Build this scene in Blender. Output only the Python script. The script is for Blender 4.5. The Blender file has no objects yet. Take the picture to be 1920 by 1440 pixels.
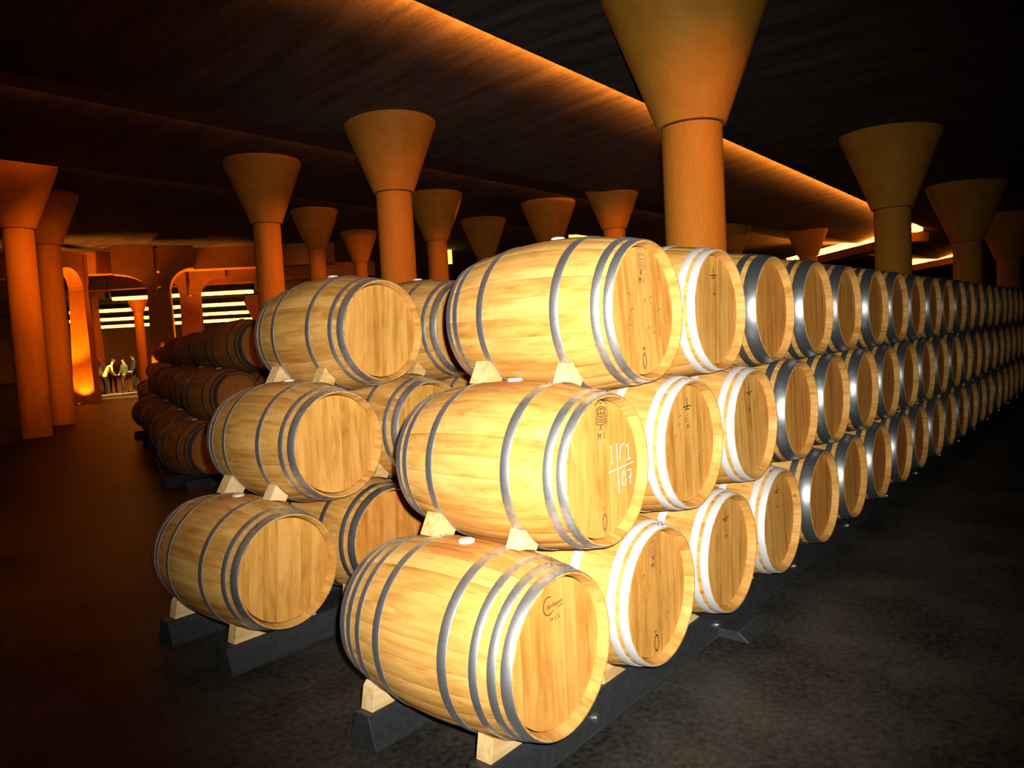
import bpy, bmesh, math, random
from mathutils import Matrix, Vector, Euler
random.seed(7)
PI = math.pi
S = bpy.context.scene
C = S.collection

# ------------------------------------------------------------------ camera
CAM = Vector((-2.0075, -1.5240, 1.5793))
RT = Vector((0.64262044, -0.76425936, -0.05428263))
UP = Vector((0.08203442, -0.00180905, 0.99662786))
FW = Vector((0.76178036, 0.64490647, -0.06153304))
YAW = 0.8683
cd = bpy.data.cameras.new('camera')
cd.sensor_fit = 'HORIZONTAL'; cd.sensor_width = 36.0
cd.lens = 36.0 * 1391.395 / 1920.0
cd.clip_end = 300
cam = bpy.data.objects.new('camera', cd); C.objects.link(cam)
m = Matrix((RT, UP, -FW)).transposed().to_4x4(); m.translation = CAM
cam.matrix_world = m
S.camera = cam

# ------------------------------------------------------------------ world and exposure
w = bpy.data.worlds.new('cellar_air'); S.world = w; w.use_nodes = True
bg = w.node_tree.nodes['Background']
bg.inputs[0].default_value = (1.0, 0.55, 0.25, 1); bg.inputs[1].default_value = 0.0015
S.view_settings.view_transform = 'Standard'
S.view_settings.look = 'None'
S.view_settings.gamma = 1.0
S.view_settings.exposure = 0.0
S.view_settings.use_curve_mapping = False
S.cycles.max_bounces = 4; S.cycles.diffuse_bounces = 2; S.cycles.glossy_bounces = 2; S.cycles.transmission_bounces = 0
S.cycles.caustics_reflective = False; S.cycles.caustics_refractive = False; S.cycles.sample_clamp_indirect = 3.0
S.cycles.use_adaptive_sampling = True; S.cycles.adaptive_threshold = 0.03

# the camera's own flash, a hand's breadth above and beside the lens
FLASH_W = 1220.0
fl = bpy.data.lights.new('camera_flash', 'SPOT'); fl.energy = FLASH_W
fl.color = (1.0, 0.95, 0.86); fl.shadow_soft_size = 0.02
fl.spot_size = math.radians(79); fl.spot_blend = 1.0
flo = bpy.data.objects.new('camera_flash', fl); C.objects.link(flo)
fm = Matrix((RT, UP, -(FW + 0.12 * RT + 0.03 * UP).normalized())).transposed().to_4x4()
fm.translation = CAM + RT * 0.07 + UP * 0.09
flo.matrix_world = fm

# strengths of the cellar's lamps and of the added column spots (their builders come further down)
COVE = {0: 2.5, 1: 2.0, 2: 2.0, 3: 2.0}
WASH = 12500.0
ADDED_SPOT = 900.0  # added spots, hidden from view, that brighten the column shafts
AMBER = (1.0, 0.25, 0.022)
STRIP = 26.0

# ------------------------------------------------------------------ materials
def mat(name):
    mt = bpy.data.materials.new(name); mt.use_nodes = True
    nt = mt.node_tree
    return mt, nt, nt.nodes['Principled BSDF']
def N(nt, t, **kw):
    n = nt.nodes.new(t)
    for k, v in kw.items():
        if k in n.inputs: n.inputs[k].default_value = v
        else: setattr(n, k, v)
    return n
def ramp(nt, stops):
    r = nt.nodes.new('ShaderNodeValToRGB')
    e = r.color_ramp.elements
    while len(e) < len(stops): e.new(0.5)
    for el, (p, c) in zip(e, stops):
        el.position = p; el.color = (*c, 1)
    return r
def math_node(nt, op, a=None, b=None):
    n = nt.nodes.new('ShaderNodeMath'); n.operation = op
    if a is not None: n.inputs[0].default_value = a
    if b is not None: n.inputs[1].default_value = b
    return n

def oak(name, axis, island=False, stain=False, tint=(1, 1, 1), simple=False):
    """oak with grain along one local axis; tone differs from piece to piece"""
    mt, nt, b = mat(name); L = nt.links
    tc = N(nt, 'ShaderNodeTexCoord')
    if island:
        src = N(nt, 'ShaderNodeNewGeometry').outputs['Random Per Island']
        info = N(nt, 'ShaderNodeObjectInfo').outputs['Random']
    else:
        info = src = N(nt, 'ShaderNodeObjectInfo').outputs['Random']
    off = N(nt, 'ShaderNodeVectorMath', operation='SCALE')
    off.inputs[0].default_value = (37.0, 53.0, 71.0); L.new(src, off.inputs['Scale'])
    add = N(nt, 'ShaderNodeVectorMath', operation='ADD')
    L.new(tc.outputs['Object'], add.inputs[0]); L.new(off.outputs[0], add.inputs[1])
    mp = N(nt, 'ShaderNodeMapping')
    sc = [38.0, 38.0, 38.0]; sc['xyz'.index(axis)] = 1.6
    mp.inputs['Scale'].default_value = sc; L.new(add.outputs[0], mp.inputs[0])
    n1 = N(nt, 'ShaderNodeTexNoise', Scale=1.0, Detail=3.0, Roughness=0.6); L.new(mp.outputs[0], n1.inputs['Vector'])
    mp2 = N(nt, 'ShaderNodeMapping')
    sc = [13.0, 13.0, 13.0]; sc['xyz'.index(axis)] = 3.2
    mp2.inputs['Scale'].default_value = sc; L.new(add.outputs[0], mp2.inputs[0])
    n2 = N(nt, 'ShaderNodeTexNoise', Scale=1.0, Detail=3.0, Distortion=1.1); L.new(mp2.outputs[0], n2.inputs['Vector'])
    t = [(.28, (.44, .185, .032)), (.45, (.62, .315, .070)), (.58, (.73, .405, .108)), (.76, (.80, .49, .160))]
    t = [(p, tuple(c[i] * tint[i] for i in range(3))) for p, c in t]
    cr = ramp(nt, t)
    mx = math_node(nt, 'MULTIPLY_ADD', b=0.42); L.new(n1.outputs[0], mx.inputs[0])
    h = math_node(nt, 'MULTIPLY', b=0.58); L.new(n2.outputs[0], h.inputs[0]); L.new(h.outputs[0], mx.inputs[2])
    sh = math_node(nt, 'MULTIPLY_ADD', b=0.17); L.new(src, sh.inputs[0]); sh.inputs[2].default_value = -0.085
    a2 = math_node(nt, 'ADD'); L.new(mx.outputs[0], a2.inputs[0]); L.new(sh.outputs[0], a2.inputs[1])
    L.new(a2.outputs[0], cr.inputs[0])
    # short dark flecks and medullary marks
    mp3 = N(nt, 'ShaderNodeMapping')
    sc = [95.0, 95.0, 95.0]; sc['xyz'.index(axis)] = 11.0
    mp3.inputs['Scale'].default_value = sc; L.new(add.outputs[0], mp3.inputs[0])
    n3 = N(nt, 'ShaderNodeTexNoise', Scale=1.0, Detail=1.0); L.new(mp3.outputs[0], n3.inputs['Vector'])
    fr = ramp(nt, [(.66, (0, 0, 0)), (.76, (1, 1, 1))]); L.new(n3.outputs[0], fr.inputs[0])
    mix = N(nt, 'ShaderNodeMix', data_type='RGBA', blend_type='MULTIPLY')
    L.new(cr.outputs[0], mix.inputs['A']); mix.inputs['B'].default_value = (.72, .55, .36, 1)
    fk = math_node(nt, 'MULTIPLY', b=0.65); L.new(fr.outputs[0], fk.inputs[0]); L.new(fk.outputs[0], mix.inputs['Factor'])
    out = mix.outputs['Result']
    if simple:
        L.new(cr.outputs[0], b.inputs['Base Color']); b.inputs['Roughness'].default_value = 0.55; b.inputs['Specular IOR Level'].default_value = 0.3
        return mt
    # sparse knots
    vo = N(nt, 'ShaderNodeTexVoronoi', Scale=2.6); L.new(add.outputs[0], vo.inputs['Vector'])
    kr = ramp(nt, [(.018, (.8, .8, .8)), (.045, (0, 0, 0))]); L.new(vo.outputs['Distance'], kr.inputs[0])
    mk = N(nt, 'ShaderNodeMix', data_type='RGBA', blend_type='MIX')
    L.new(kr.outputs[0], mk.inputs['Factor']); L.new(out, mk.inputs['A']); mk.inputs['B'].default_value = (.16, .06, .018, 1)
    out = mk.outputs['Result']
    if stain:   # wine spilt round the bung
        sep = N(nt, 'ShaderNodeSeparateXYZ'); L.new(tc.outputs['Object'], sep.inputs[0])
        d = math_node(nt, 'SUBTRACT', b=0.446); L.new(sep.outputs[1], d.inputs[0])
        ab = math_node(nt, 'ABSOLUTE'); L.new(d.outputs[0], ab.inputs[0])
        nn = N(nt, 'ShaderNodeTexNoise', Scale=22.0); L.new(tc.outputs['Object'], nn.inputs['Vector'])
        sm = math_node(nt, 'MULTIPLY_ADD', b=0.22); L.new(nn.outputs[0], sm.inputs[0]); L.new(ab.outputs[0], sm.inputs[2])
        rr = ramp(nt, [(.17, (.55, .55, .55)), (.26, (0, 0, 0))]); L.new(sm.outputs[0], rr.inputs[0])
        ms = N(nt, 'ShaderNodeMix', data_type='RGBA', blend_type='MULTIPLY')
        L.new(rr.outputs[0], ms.inputs['Factor']); L.new(out, ms.inputs['A']); ms.inputs['B'].default_value = (.80, .45, .55, 1)
        out = ms.outputs['Result']
    L.new(out, b.inputs['Base Color'])
    b.inputs['Roughness'].default_value = 0.55
    b.inputs['Specular IOR Level'].default_value = 0.3
    bp = N(nt, 'ShaderNodeBump', Strength=0.12, Distance=0.002); L.new(n1.outputs[0], bp.inputs['Height']); L.new(bp.outputs[0], b.inputs['Normal'])
    return mt

def metal(name, base, metallic, rough, patchy=0.25, bloom=0.0):
    mt, nt, b = mat(name); L = nt.links
    tc = N(nt, 'ShaderNodeTexCoord')
    info = N(nt, 'ShaderNodeObjectInfo')
    add = N(nt, 'ShaderNodeVectorMath', operation='ADD'); L.new(tc.outputs['Object'], add.inputs[0])
    off = N(nt, 'ShaderNodeVectorMath', operation='SCALE'); off.inputs[0].default_value = (11, 17, 29)
    L.new(info.outputs['Random'], off.inputs['Scale']); L.new(off.outputs[0], add.inputs[1])
    n = N(nt, 'ShaderNodeTexNoise', Scale=26.0, Detail=4.0, Roughness=0.65); L.new(add.outputs[0], n.inputs['Vector'])
    r = ramp(nt, [(.35, tuple(c * (1 - patchy) for c in base)), (.65, base)]); L.new(n.outputs[0], r.inputs[0])
    L.new(r.outputs[0], b.inputs['Base Color'])
    mr = math_node(nt, 'MULTIPLY_ADD', b=-0.22); L.new(n.outputs[0], mr.inputs[0]); mr.inputs[2].default_value = rough + 0.11
    L.new(mr.outputs[0], b.inputs['Roughness'])
    if bloom:
        # chalky zinc bloom that has settled in ragged patches
        n2 = N(nt, 'ShaderNodeTexNoise', Scale=7.0, Detail=6.0, Roughness=0.7); L.new(add.outputs[0], n2.inputs['Vector'])
        r2 = ramp(nt, [(.5 - bloom * .3, (metallic,) * 3), (.56 - bloom * .3, (metallic * .25,) * 3)]); L.new(n2.outputs[0], r2.inputs[0])
        L.new(r2.outputs[0], b.inputs['Metallic'])
    else:
        b.inputs['Metallic'].default_value = metallic
    return mt

def concrete(name, c0, c1, rough, scale=3.0, stretch=(1, 1, 1), bump=0.15, rough_var=0.0, spec=.5):
    mt, nt, b = mat(name); L = nt.links
    b.inputs['Specular IOR Level'].default_value = spec
    tc = N(nt, 'ShaderNodeTexCoord')
    mp = N(nt, 'ShaderNodeMapping'); mp.inputs['Scale'].default_value = stretch
    L.new(tc.outputs['Object'], mp.inputs[0])
    n = N(nt, 'ShaderNodeTexNoise', Scale=scale, Detail=5.0, Roughness=0.62); L.new(mp.outputs[0], n.inputs['Vector'])
    n2 = N(nt, 'ShaderNodeTexNoise', Scale=scale * 22, Detail=1.0); L.new(mp.outputs[0], n2.inputs['Vector'])
    mx = math_node(nt, 'MULTIPLY_ADD', b=0.35); L.new(n2.outputs[0], mx.inputs[0])
    h = math_node(nt, 'MULTIPLY', b=0.65); L.new(n.outputs[0], h.inputs[0]); L.new(h.outputs[0], mx.inputs[2])
    r = ramp(nt, [(.36, c0), (.64, c1)]); L.new(mx.outputs[0], r.inputs[0]); L.new(r.outputs[0], b.inputs['Base Color'])
    if rough_var:
        rr = math_node(nt, 'MULTIPLY_ADD', b=rough_var); L.new(n.outputs[0], rr.inputs[0]); rr.inputs[2].default_value = rough - rough_var / 2
        L.new(rr.outputs[0], b.inputs['Roughness'])
    else:
        b.inputs['Roughness'].default_value = rough
    bp = N(nt, 'ShaderNodeBump', Strength=bump, Distance=0.01); L.new(mx.outputs[0], bp.inputs['Height']); L.new(bp.outputs[0], b.inputs['Normal'])
    return mt

def plain(name, col, rough=0.6, metallic=0.0, noise=0.12):
    mt, nt, b = mat(name); L = nt.links
    tc = N(nt, 'ShaderNodeTexCoord')
    n = N(nt, 'ShaderNodeTexNoise', Scale=30.0, Detail=3.0); L.new(tc.outputs['Object'], n.inputs['Vector'])
    r = ramp(nt, [(.3, tuple(c * (1 - noise) for c in col)), (.7, col)]); L.new(n.outputs[0], r.inputs[0])
    L.new(r.outputs[0], b.inputs['Base Color'])
    b.inputs['Roughness'].default_value = rough; b.inputs['Metallic'].default_value = metallic
    return mt

def glow(name, col, strength):
    mt, nt, b = mat(name)
    b.inputs['Base Color'].default_value = (0, 0, 0, 1)
    b.inputs['Emission Color'].default_value = (*col, 1)
    b.inputs['Emission Strength'].default_value = strength
    return mt

M = {}
M['stave'] = oak('oak_stave', 'y')
M['stave_stained'] = oak('oak_stave_wine_stained', 'y', stain=True)
M['body'] = oak('oak_body', 'y', island=True, simple=True)
M['board'] = oak('oak_head_board', 'z', tint=(1, .93, .80))
M['head'] = oak('oak_head', 'z', island=True, tint=(.92, .64, .44), simple=True)
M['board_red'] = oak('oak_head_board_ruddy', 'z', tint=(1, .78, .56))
M['body_dimmed'] = oak('dimmed_oak_body', 'y', island=True, simple=True, tint=(.50, .38, .28))  # oak copy darkened in colour to imitate the dimness across the aisle
M['head_dimmed'] = oak('dimmed_oak_head', 'z', island=True, simple=True, tint=(.58, .42, .30))  # head boards darkened the same way, dimness put into the colour
M['pine'] = oak('pine_chock', 'x', tint=(1.12, 1.45, 2.6))
M['galv'] = metal('galvanised_hoop', (.90, .92, .95), 0.97, 0.47, patchy=.4)
M['zinc'] = metal('white_zinc_hoop', (.88, .88, .90), 0.35, 0.5, patchy=0.06)
M['steel'] = metal('plain_steel_hoop', (.36, .39, .42), 0.90, 0.40, patchy=0.12)
M['rivet'] = metal('rivet_steel', (.35, .36, .38), 0.9, 0.4)
M['bung'] = plain('silicone_bung', (.80, .76, .70), .5)
M['rail'] = plain('black_painted_rail', (.034, .037, .041), .42, 0.0, .35)
M['bolt'] = metal('zinc_bolt', (.8, .82, .85), 0.95, 0.22)
M['floor'] = concrete('polished_dark_concrete', (.012, .011, .009), (.066, .062, .051), .48, 1.6, (1, 1, 1), .06, .2, .06)
M['ceiling'] = concrete('board_marked_concrete', (.022, .020, .018), (.120, .110, .098), .85, 1.0, (4.5, .45, 1), .3)
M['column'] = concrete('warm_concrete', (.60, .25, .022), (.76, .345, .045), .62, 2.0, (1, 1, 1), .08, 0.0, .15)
M['wall'] = concrete('dark_wall_concrete', (.12, .09, .06), (.2, .15, .1), .8, 1.0)
M['kerb'] = concrete('pale_stone', (.55, .45, .33), (.7, .6, .45), .6, 3.0)
M['strip'] = glow('amber_tube', AMBER, STRIP)
M['window'] = glow('amber_panel', (1, .50, .06), 3.2)
for k, v in COVE.items(): M['cove%d' % k] = glow('amber_cove_tube_%d' % k, AMBER, v)
M['ink'] = plain('brown_stamp_ink', (.10, .035, .015), .7)
M['brand'] = plain('burnt_brand', (.045, .025, .012), .8)
M['faint'] = plain('faded_stamp_ink', (.40, .19, .06), .8)
M['chalk'] = plain('white_chalk', (.9, .88, .84), .9)
M['hole'] = plain('drain_hole_black', (.004, .004, .004), .8)
M['fixture'] = metal('uplight_rim', (.8, .8, .8), .9, .3)
M['lens'] = glow('uplight_lens', (1, .55, .25), 6.0)
M['skin'] = plain('skin', (.62, .36, .25), .6)
M['hair'] = plain('grey_hair', (.62, .56, .48), .7)
M['hair_dark'] = plain('dark_hair', (.03, .02, .015), .7)

# ------------------------------------------------------------------ helpers
def mesh(name, verts, faces, material, smooth=None):
    me = bpy.data.meshes.new(name); me.from_pydata(verts, [], faces); me.update()
    if material is not None: me.materials.append(M[material] if isinstance(material, str) else material)
    if smooth is not None:
        for p in me.polygons: p.use_smooth = smooth if isinstance(smooth, bool) else smooth(p)
    return me
def link(name, me, parent=None, loc=(0, 0, 0), rot=(0, 0, 0), scale=None):
    o = bpy.data.objects.new(name, me); C.objects.link(o)
    o.location = loc; o.rotation_euler = rot
    if scale: o.scale = scale
    if parent is not None: o.parent = parent
    return o
def tag(o, label, cat=None, group=None, kind=None):
    if label: o['label'] = label
    if cat: o['category'] = cat
    if group: o['group'] = group
    if kind: o['kind'] = kind
    return o
def thing(name, label, cat, loc, rz=0, group=None):
    o = bpy.data.objects.new(name, None); C.objects.link(o); o.empty_display_size = .1
    o.location = loc; o.rotation_euler = (0, 0, rz)
    return tag(o, label, cat, group)
def box_data(x0, x1, y0, y1, z0, z1):
    v = [(x0, y0, z0), (x1, y0, z0), (x1, y1, z0), (x0, y1, z0), (x0, y0, z1), (x1, y0, z1), (x1, y1, z1), (x0, y1, z1)]
    f = [(0, 3, 2, 1), (4, 5, 6, 7), (0, 1, 5, 4), (1, 2, 6, 5), (2, 3, 7, 6), (3, 0, 4, 7)]
    return v, f
def box(name, x0, x1, y0, y1, z0, z1, material):
    v, f = box_data(x0, x1, y0, y1, z0, z1); return mesh(name, v, f, material)
def prism(name, poly, axis, a0, a1, material, bevel=0.0):
    """polygon (u,v) extruded along axis: 'y' -> (x,z), 'x' -> (y,z)"""
    def P(u, v, a): return (u, a, v) if axis == 'y' else (a, u, v)
    n = len(poly)
    v = [P(u, w_, a0) for u, w_ in poly] + [P(u, w_, a1) for u, w_ in poly]
    f = [tuple(range(n)), tuple(range(2 * n - 1, n - 1, -1))] + [(i, i + n, (i + 1) % n + n, (i + 1) % n) for i in range(n)]
    me = mesh(name, v, f, material)
    bm = bmesh.new(); bm.from_mesh(me)
    bmesh.ops.recalc_face_normals(bm, faces=bm.faces)
    if bevel: bmesh.ops.bevel(bm, geom=bm.edges[:], offset=bevel, segments=1, affect='EDGES')
    bm.to_mesh(me); bm.free()
    return me
def lathe(name, prof, n, material, smooth=True, sharp=True):
    """profile (r,z) revolved about z; every profile segment keeps its own verts so edges stay crisp"""
    v, f = [], []
    segs = list(zip(prof[:-1], prof[1:]))
    for (r0, z0), (r1, z1) in segs:
        b = len(v)
        for i in range(n):
            a = 2 * PI * i / n
            v.append((r0 * math.cos(a), r0 * math.sin(a), z0)); v.append((r1 * math.cos(a), r1 * math.sin(a), z1))
        for i in range(n):
            j = (i + 1) % n
            f.append((b + 2 * i, b + 2 * j, b + 2 * j + 1, b + 2 * i + 1))
    me = mesh(name, v, f, material, smooth)
    return me

# ------------------------------------------------------------------ the setting
flr = link('floor', box('floor', -22, 80, -14, 75, -.3, 0, 'floor')); tag(flr, 'dark polished concrete floor of the cellar', kind='structure')
# stepped ceiling: every slab ends in an edge that hides an amber tube washing the next, higher slab
EDGE = [-2.3, 4.0, 10.05, 15.5]
def slab(name, x0, x1, y0, y1, zn, zf=None, thick=.62):
    """underside height zn(x) along the near edge, zf(x) along the far edge"""
    zf = zf or zn
    v = []
    for z_off in (0, thick):
        for x, y, z in ((x0, y0, zn), (x1, y0, zn), (x1, y1, zf), (x0, y1, zf)): v.append((x, y, z(x) + z_off))
    f = [(3, 2, 1, 0), (4, 5, 6, 7), (0, 1, 5, 4), (1, 2, 6, 5), (2, 3, 7, 6), (3, 0, 4, 7)]
    return mesh(name, v, f, 'ceiling')
ZC = {0: lambda x: 4.55 - .02 * (x - 5), 1: lambda x: 4.98 - .02 * (x - 5), 2: lambda x: 5.30 - .004 * (x - 6.5),
      3: lambda x: 5.60 - .004 * (x - 7), 4: lambda x: 5.85}
ceil_e = bpy.data.objects.new('ceiling', None); C.objects.link(ceil_e)
tag(ceil_e, 'dark board-marked concrete ceiling stepping up in long slabs', kind='structure')
link('slab', slab('slab', -22, 80, -14, -2.3, ZC[0]), ceil_e)
link('slab', slab('slab', -22, 80, -2.3, 4.0, lambda x: ZC[0](x) + .2, lambda x: ZC[1](x)), ceil_e)
link('slab', slab('slab', -22, 80, 4.0, 10.05, lambda x: ZC[1](x) + .32, lambda x: ZC[2](x)), ceil_e)
link('slab', slab('slab', -22, 80, 10.05, 15.5, ZC[3]), ceil_e)
link('slab', slab('slab', -22, 80, 15.5, 75, ZC[4], None, .9), ceil_e)
for nm, d in (('wall_back', (-22, 80, 74.6, 75, 0, 7)), ('wall_left', (-22.3, -22, -14, 75, 0, 7)), ('wall_right', (80, 80.3, -14, 75, 0, 7)), ('wall_front', (-22, 80, -14.3, -14, 0, 7))):
    o = link(nm, box(nm, *d, 'wall')); tag(o, 'plain dark concrete wall closing the cellar', kind='structure')

# cove tubes along the slab edges
EZ = ZC
def cove(i, x0, x1, label):
    y = EDGE[i]; z0, z1 = EZ[i](x0), EZ[i](x1)
    v = []
    for x, zz in ((x0, z0), (x1, z1)):
        for dy, dz in ((.03, .075), (.07, .075), (.07, .115), (.03, .115)): v.append((x, y + dy, zz + dz))
    f = [(0, 1, 2, 3), (7, 6, 5, 4)] + [(k, k + 4, (k + 1) % 4 + 4, (k + 1) % 4) for k in range(4)]
    t = thing('cove_light', label, 'light', (0, 0, 0))
    link('tube', mesh('tube', v, f, 'cove%d' % i), t)
    v2, f2 = [], []
    for x, zz in ((x0, z0), (x1, z1)):
        for dy, dz in ((.0, .045), (.08, .045), (.08, .065), (.0, .065)): v2.append((x, y + dy, zz + dz))
    link('tray', mesh('tray', v2, f, 'rail'), t)
    v3 = []
    for x, zz in ((x0, z0), (x1, z1)):
        for dy, dz in ((.085, .045), (.095, .045), (.095, .122), (.085, .122)): v3.append((x, y + dy, zz + dz))
    link('added_lip', mesh('added_lip', v3, f, 'rail'), t)  # added, unseen lip that keeps the cove light off the columns
def cove_wash(i, x0, x1, watts):
    """the upward beam of the tube: a long narrow lamp in the tray, facing the next slab"""
    l_ = bpy.data.lights.new('cove_lamp', 'AREA'); l_.shape = 'RECTANGLE'; l_.size = math.hypot(x1 - x0, EZ[i](x1) - EZ[i](x0)); l_.size_y = .06
    l_.energy = watts; l_.color = AMBER
    o = bpy.data.objects.new('cove_lamp', l_); C.objects.link(o)
    o.location = ((x0 + x1) / 2, EDGE[i] + .045, (EZ[i](x0) + EZ[i](x1)) / 2 + .125)
    sl = math.atan2(EZ[i](x1) - EZ[i](x0), x1 - x0)
    o.rotation_euler = (PI + .05, -sl, 0)
cove_wash(1, -6, 27.4, WASH)
cove_wash(2, -6, 40, WASH * .12)
cove_wash(3, -6, 30, WASH * .10)
def added_shaft_spot(i, x, tx, ty, tz, watts, size, label):
    """added amber spotlight, kept out of view in the cove tray to brighten a column shaft"""
    z = EZ[i](x) + .16
    t = thing('added_spotlight', label, 'light', (x, EDGE[i] + .12, z))
    link('can', lathe('can', [(0, .07), (.03, .07), (.035, 0), (.028, 0), (.028, .02), (0, .02)], 16, 'rail'), t, (0, 0, 0), (-PI / 2 + .3, 0, 0))
    l_ = bpy.data.lights.new('added_spotlight_lamp', 'SPOT'); l_.energy = watts; l_.color = AMBER; l_.spot_size = math.radians(size); l_.spot_blend = 1.0; l_.shadow_soft_size = .10
    lo = bpy.data.objects.new('added_spotlight_lamp', l_); C.objects.link(lo); lo.parent = t; lo.location = (0, .05, -.02)
    lo.rotation_euler = (Vector((tx, ty, tz)) - Vector((x, EDGE[i] + .17, z - .02))).to_track_quat('-Z', 'Y').to_euler()
SP_ = 'added amber spotlight in the '
added_shaft_spot(0, 0.6, 6.06, 7.56, 2.4, ADDED_SPOT * 2.6, 25, SP_ + 'nearest cove aimed at the column behind the second stack')
added_shaft_spot(0, 1.6, 5.06, 1.91, 2.9, ADDED_SPOT * .8, 33, SP_ + 'nearest cove aimed at the large golden column')
added_shaft_spot(1, 9.6, 7.00, 12.73, 3.0, ADDED_SPOT * 2.2, 24, SP_ + 'bright cove aimed at the orange column past the second stack')
added_shaft_spot(1, 9.0, 12.43, 13.10, 3.1, ADDED_SPOT * 1.4, 20, SP_ + 'bright cove aimed at the column by the yellow panel')
added_shaft_spot(1, 7.8, 12.03, 18.01, 3.2, ADDED_SPOT * 3.0, 13, SP_ + 'bright cove aimed at the small orange column')
added_shaft_spot(1, 9.4, 13.50, 8.12, 3.5, ADDED_SPOT * .7, 24, SP_ + 'bright cove aimed at the dim short column')
added_shaft_spot(2, 2.6, 3.58, 16.84, 2.4, ADDED_SPOT * .85, 42, SP_ + 'second cove aimed at the column at the frame edge')
added_shaft_spot(2, 3.8, 5.07, 19.65, 2.8, ADDED_SPOT * 1.8, 34, SP_ + 'second cove aimed at the half hidden column')
added_shaft_spot(2, 12.6, 15.93, 20.77, 3.4, ADDED_SPOT * 2.0, 30, SP_ + 'second cove aimed at the faint far column')
cove(0, -12, 30, 'amber tube hidden behind the low slab edge above the camera')
cove(1, -6, 27.4, 'bright amber tube hidden behind the edge that crosses the big column')
cove(2, -6, 60, 'dim amber tube hidden behind the second ceiling step')
cove(3, -6, 60, 'dim amber tube hidden behind the third ceiling step')

# ------------------------------------------------------------------ columns
CAPH = 2.3
SHAFT = lathe('shaft', [(0, 0), (.5, 0), (.5, 1), (0, 1)], 48, 'column')
CAPITAL = lathe('capital', [(.0, 0.0), (.565, 0.0), (.575, .03), (1.36, 2.06), (1.41, 2.20), (1.40, 2.32), (1.2, 2.33), (1.2, 2.75), (0, 2.75)], 64, 'column')
RING = lathe('joint_ring', [(.505, 0), (.515, 0), (.515, .05), (.505, .05)], 48, 'rail')
def column(x, y, zj, d, label):
    t = thing('concrete_column', label, 'column', (x, y, 0))
    link('shaft', SHAFT, t, (0, 0, 0), (0, 0, 0), (d, d, zj - .012))
    link('joint_ring', RING, t, (0, 0, zj - .05 * d), (0, 0, 0), (d * .97, d * .97, d))
    link('capital', CAPITAL, t, (0, 0, zj), (0, 0, 0), (d, d, d))
for a in (
    (5.06, 1.91, 3.60, .599, 'large golden concrete column rising behind the front barrel stack'),
    (6.06, 7.56, 3.99, .569, 'funnel topped column standing behind the topmost barrel of the second stack'),
    (7.00, 12.73, 4.30, .565, 'orange lit column just beyond the top barrel of the second stack'),
    (3.58, 16.84, 4.48, .595, 'orange column at the frame edge whose shaft shows down to the floor'),
    (5.07, 19.65, 4.57, .556, 'orange column half behind the one standing at the frame edge'),
    (12.03, 18.01, 4.67, .511, 'small orange column between the two funnel columns above the second stack'),
    (12.43, 13.10, 4.33, .542, 'column beside the bright yellow panel with its capital overlapping a bigger one'),
    (13.50, 8.12, 4.06, .527, 'dim column whose short shaft meets the top front barrel'),
    (12.45, 1.77, 3.48, .590, 'dark funnel column in front of the bright slanting light strip'),
    (18.82, 1.60, 3.29, .613, 'dark funnel column between the two slanting light strips'),
    (25.11, 1.47, 3.16, .614, 'farthest dark funnel column over the end of the front stack'),
    (22.5, 8.97, 4.14, .473, 'reddish funnel column peeking out from behind the large golden one'),
    (15.93, 20.77, 4.72, .490, 'small faint orange column beside the golden shaft behind the second stack'),
    (24.59, 7.23, 3.86, .592, 'dark inverted cone capital cutting into the slanting light strip'),
    (16.07, 11.98, 4.24, .577, 'dim capital beside the small bright light patch over the top barrel'),
    (16.67, 15.15, 4.33, .535, 'dim capital over the upward curve of the topmost front barrel'),
): column(*a)

# ------------------------------------------------------------------ barrels
BL, RC, RB = .8928, .285, .341
def R(y): return RC + (RB - RC) * (1 - (2 * y / BL - 1) ** 2)
NST = 26
def stave_geo(a_mid, half, ny=12):
    """one stave: outer skin, two side faces, inner bevelled chime ends"""
    v, f, sm = [], [], []
    ys = [BL * i / ny for i in range(ny + 1)]
    outer = []
    for y in ys:
        row = []
        for k, da in enumerate((-half, -half * .86, 0, half * .86, half)):
            r = R(y) - (.0014 if k in (0, 4) else 0)
            a = a_mid + da; row.append(len(v)); v.append((r * math.cos(a), y, r * math.sin(a)))
        outer.append(row)
    for i in range(ny):
        for k in range(4):
            f.append((outer[i][k], outer[i + 1][k], outer[i + 1][k + 1], outer[i][k + 1])); sm.append(True)
    # chime: end grain rim, bevel and inner wall at both ends
    for end in (0, 1):
        prof = [(0, 0), (0, -.007), (.045, -.030), (.10, -.030)]
        rows = []
        for j, (dy, dr) in enumerate(prof):
            y = dy if end == 0 else BL - dy
            row = []
            for da in (-half, 0, half):
                a = a_mid + da; r = R(y if j else (0 if end == 0 else BL)) + dr
                row.append(len(v)); v.append((r * math.cos(a), y, r * math.sin(a)))
            rows.append(row)
        for j in range(len(prof) - 1):
            for k in range(2):
                q = (rows[j][k], rows[j][k + 1], rows[j + 1][k + 1], rows[j + 1][k])
                f.append(q if end == 0 else q[::-1]); sm.append(False)
    return v, f, sm
def stave_mesh(name, material):
    v, f, sm = stave_geo(0.0, PI / NST * .994)
    me = mesh(name, v, f, material)
    for p, s_ in zip(me.polygons, sm): p.use_smooth = s_
    return me
STAVE = stave_mesh('stave', 'stave'); STAVE_ST = stave_mesh('stave_stained', 'stave_stained')
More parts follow.
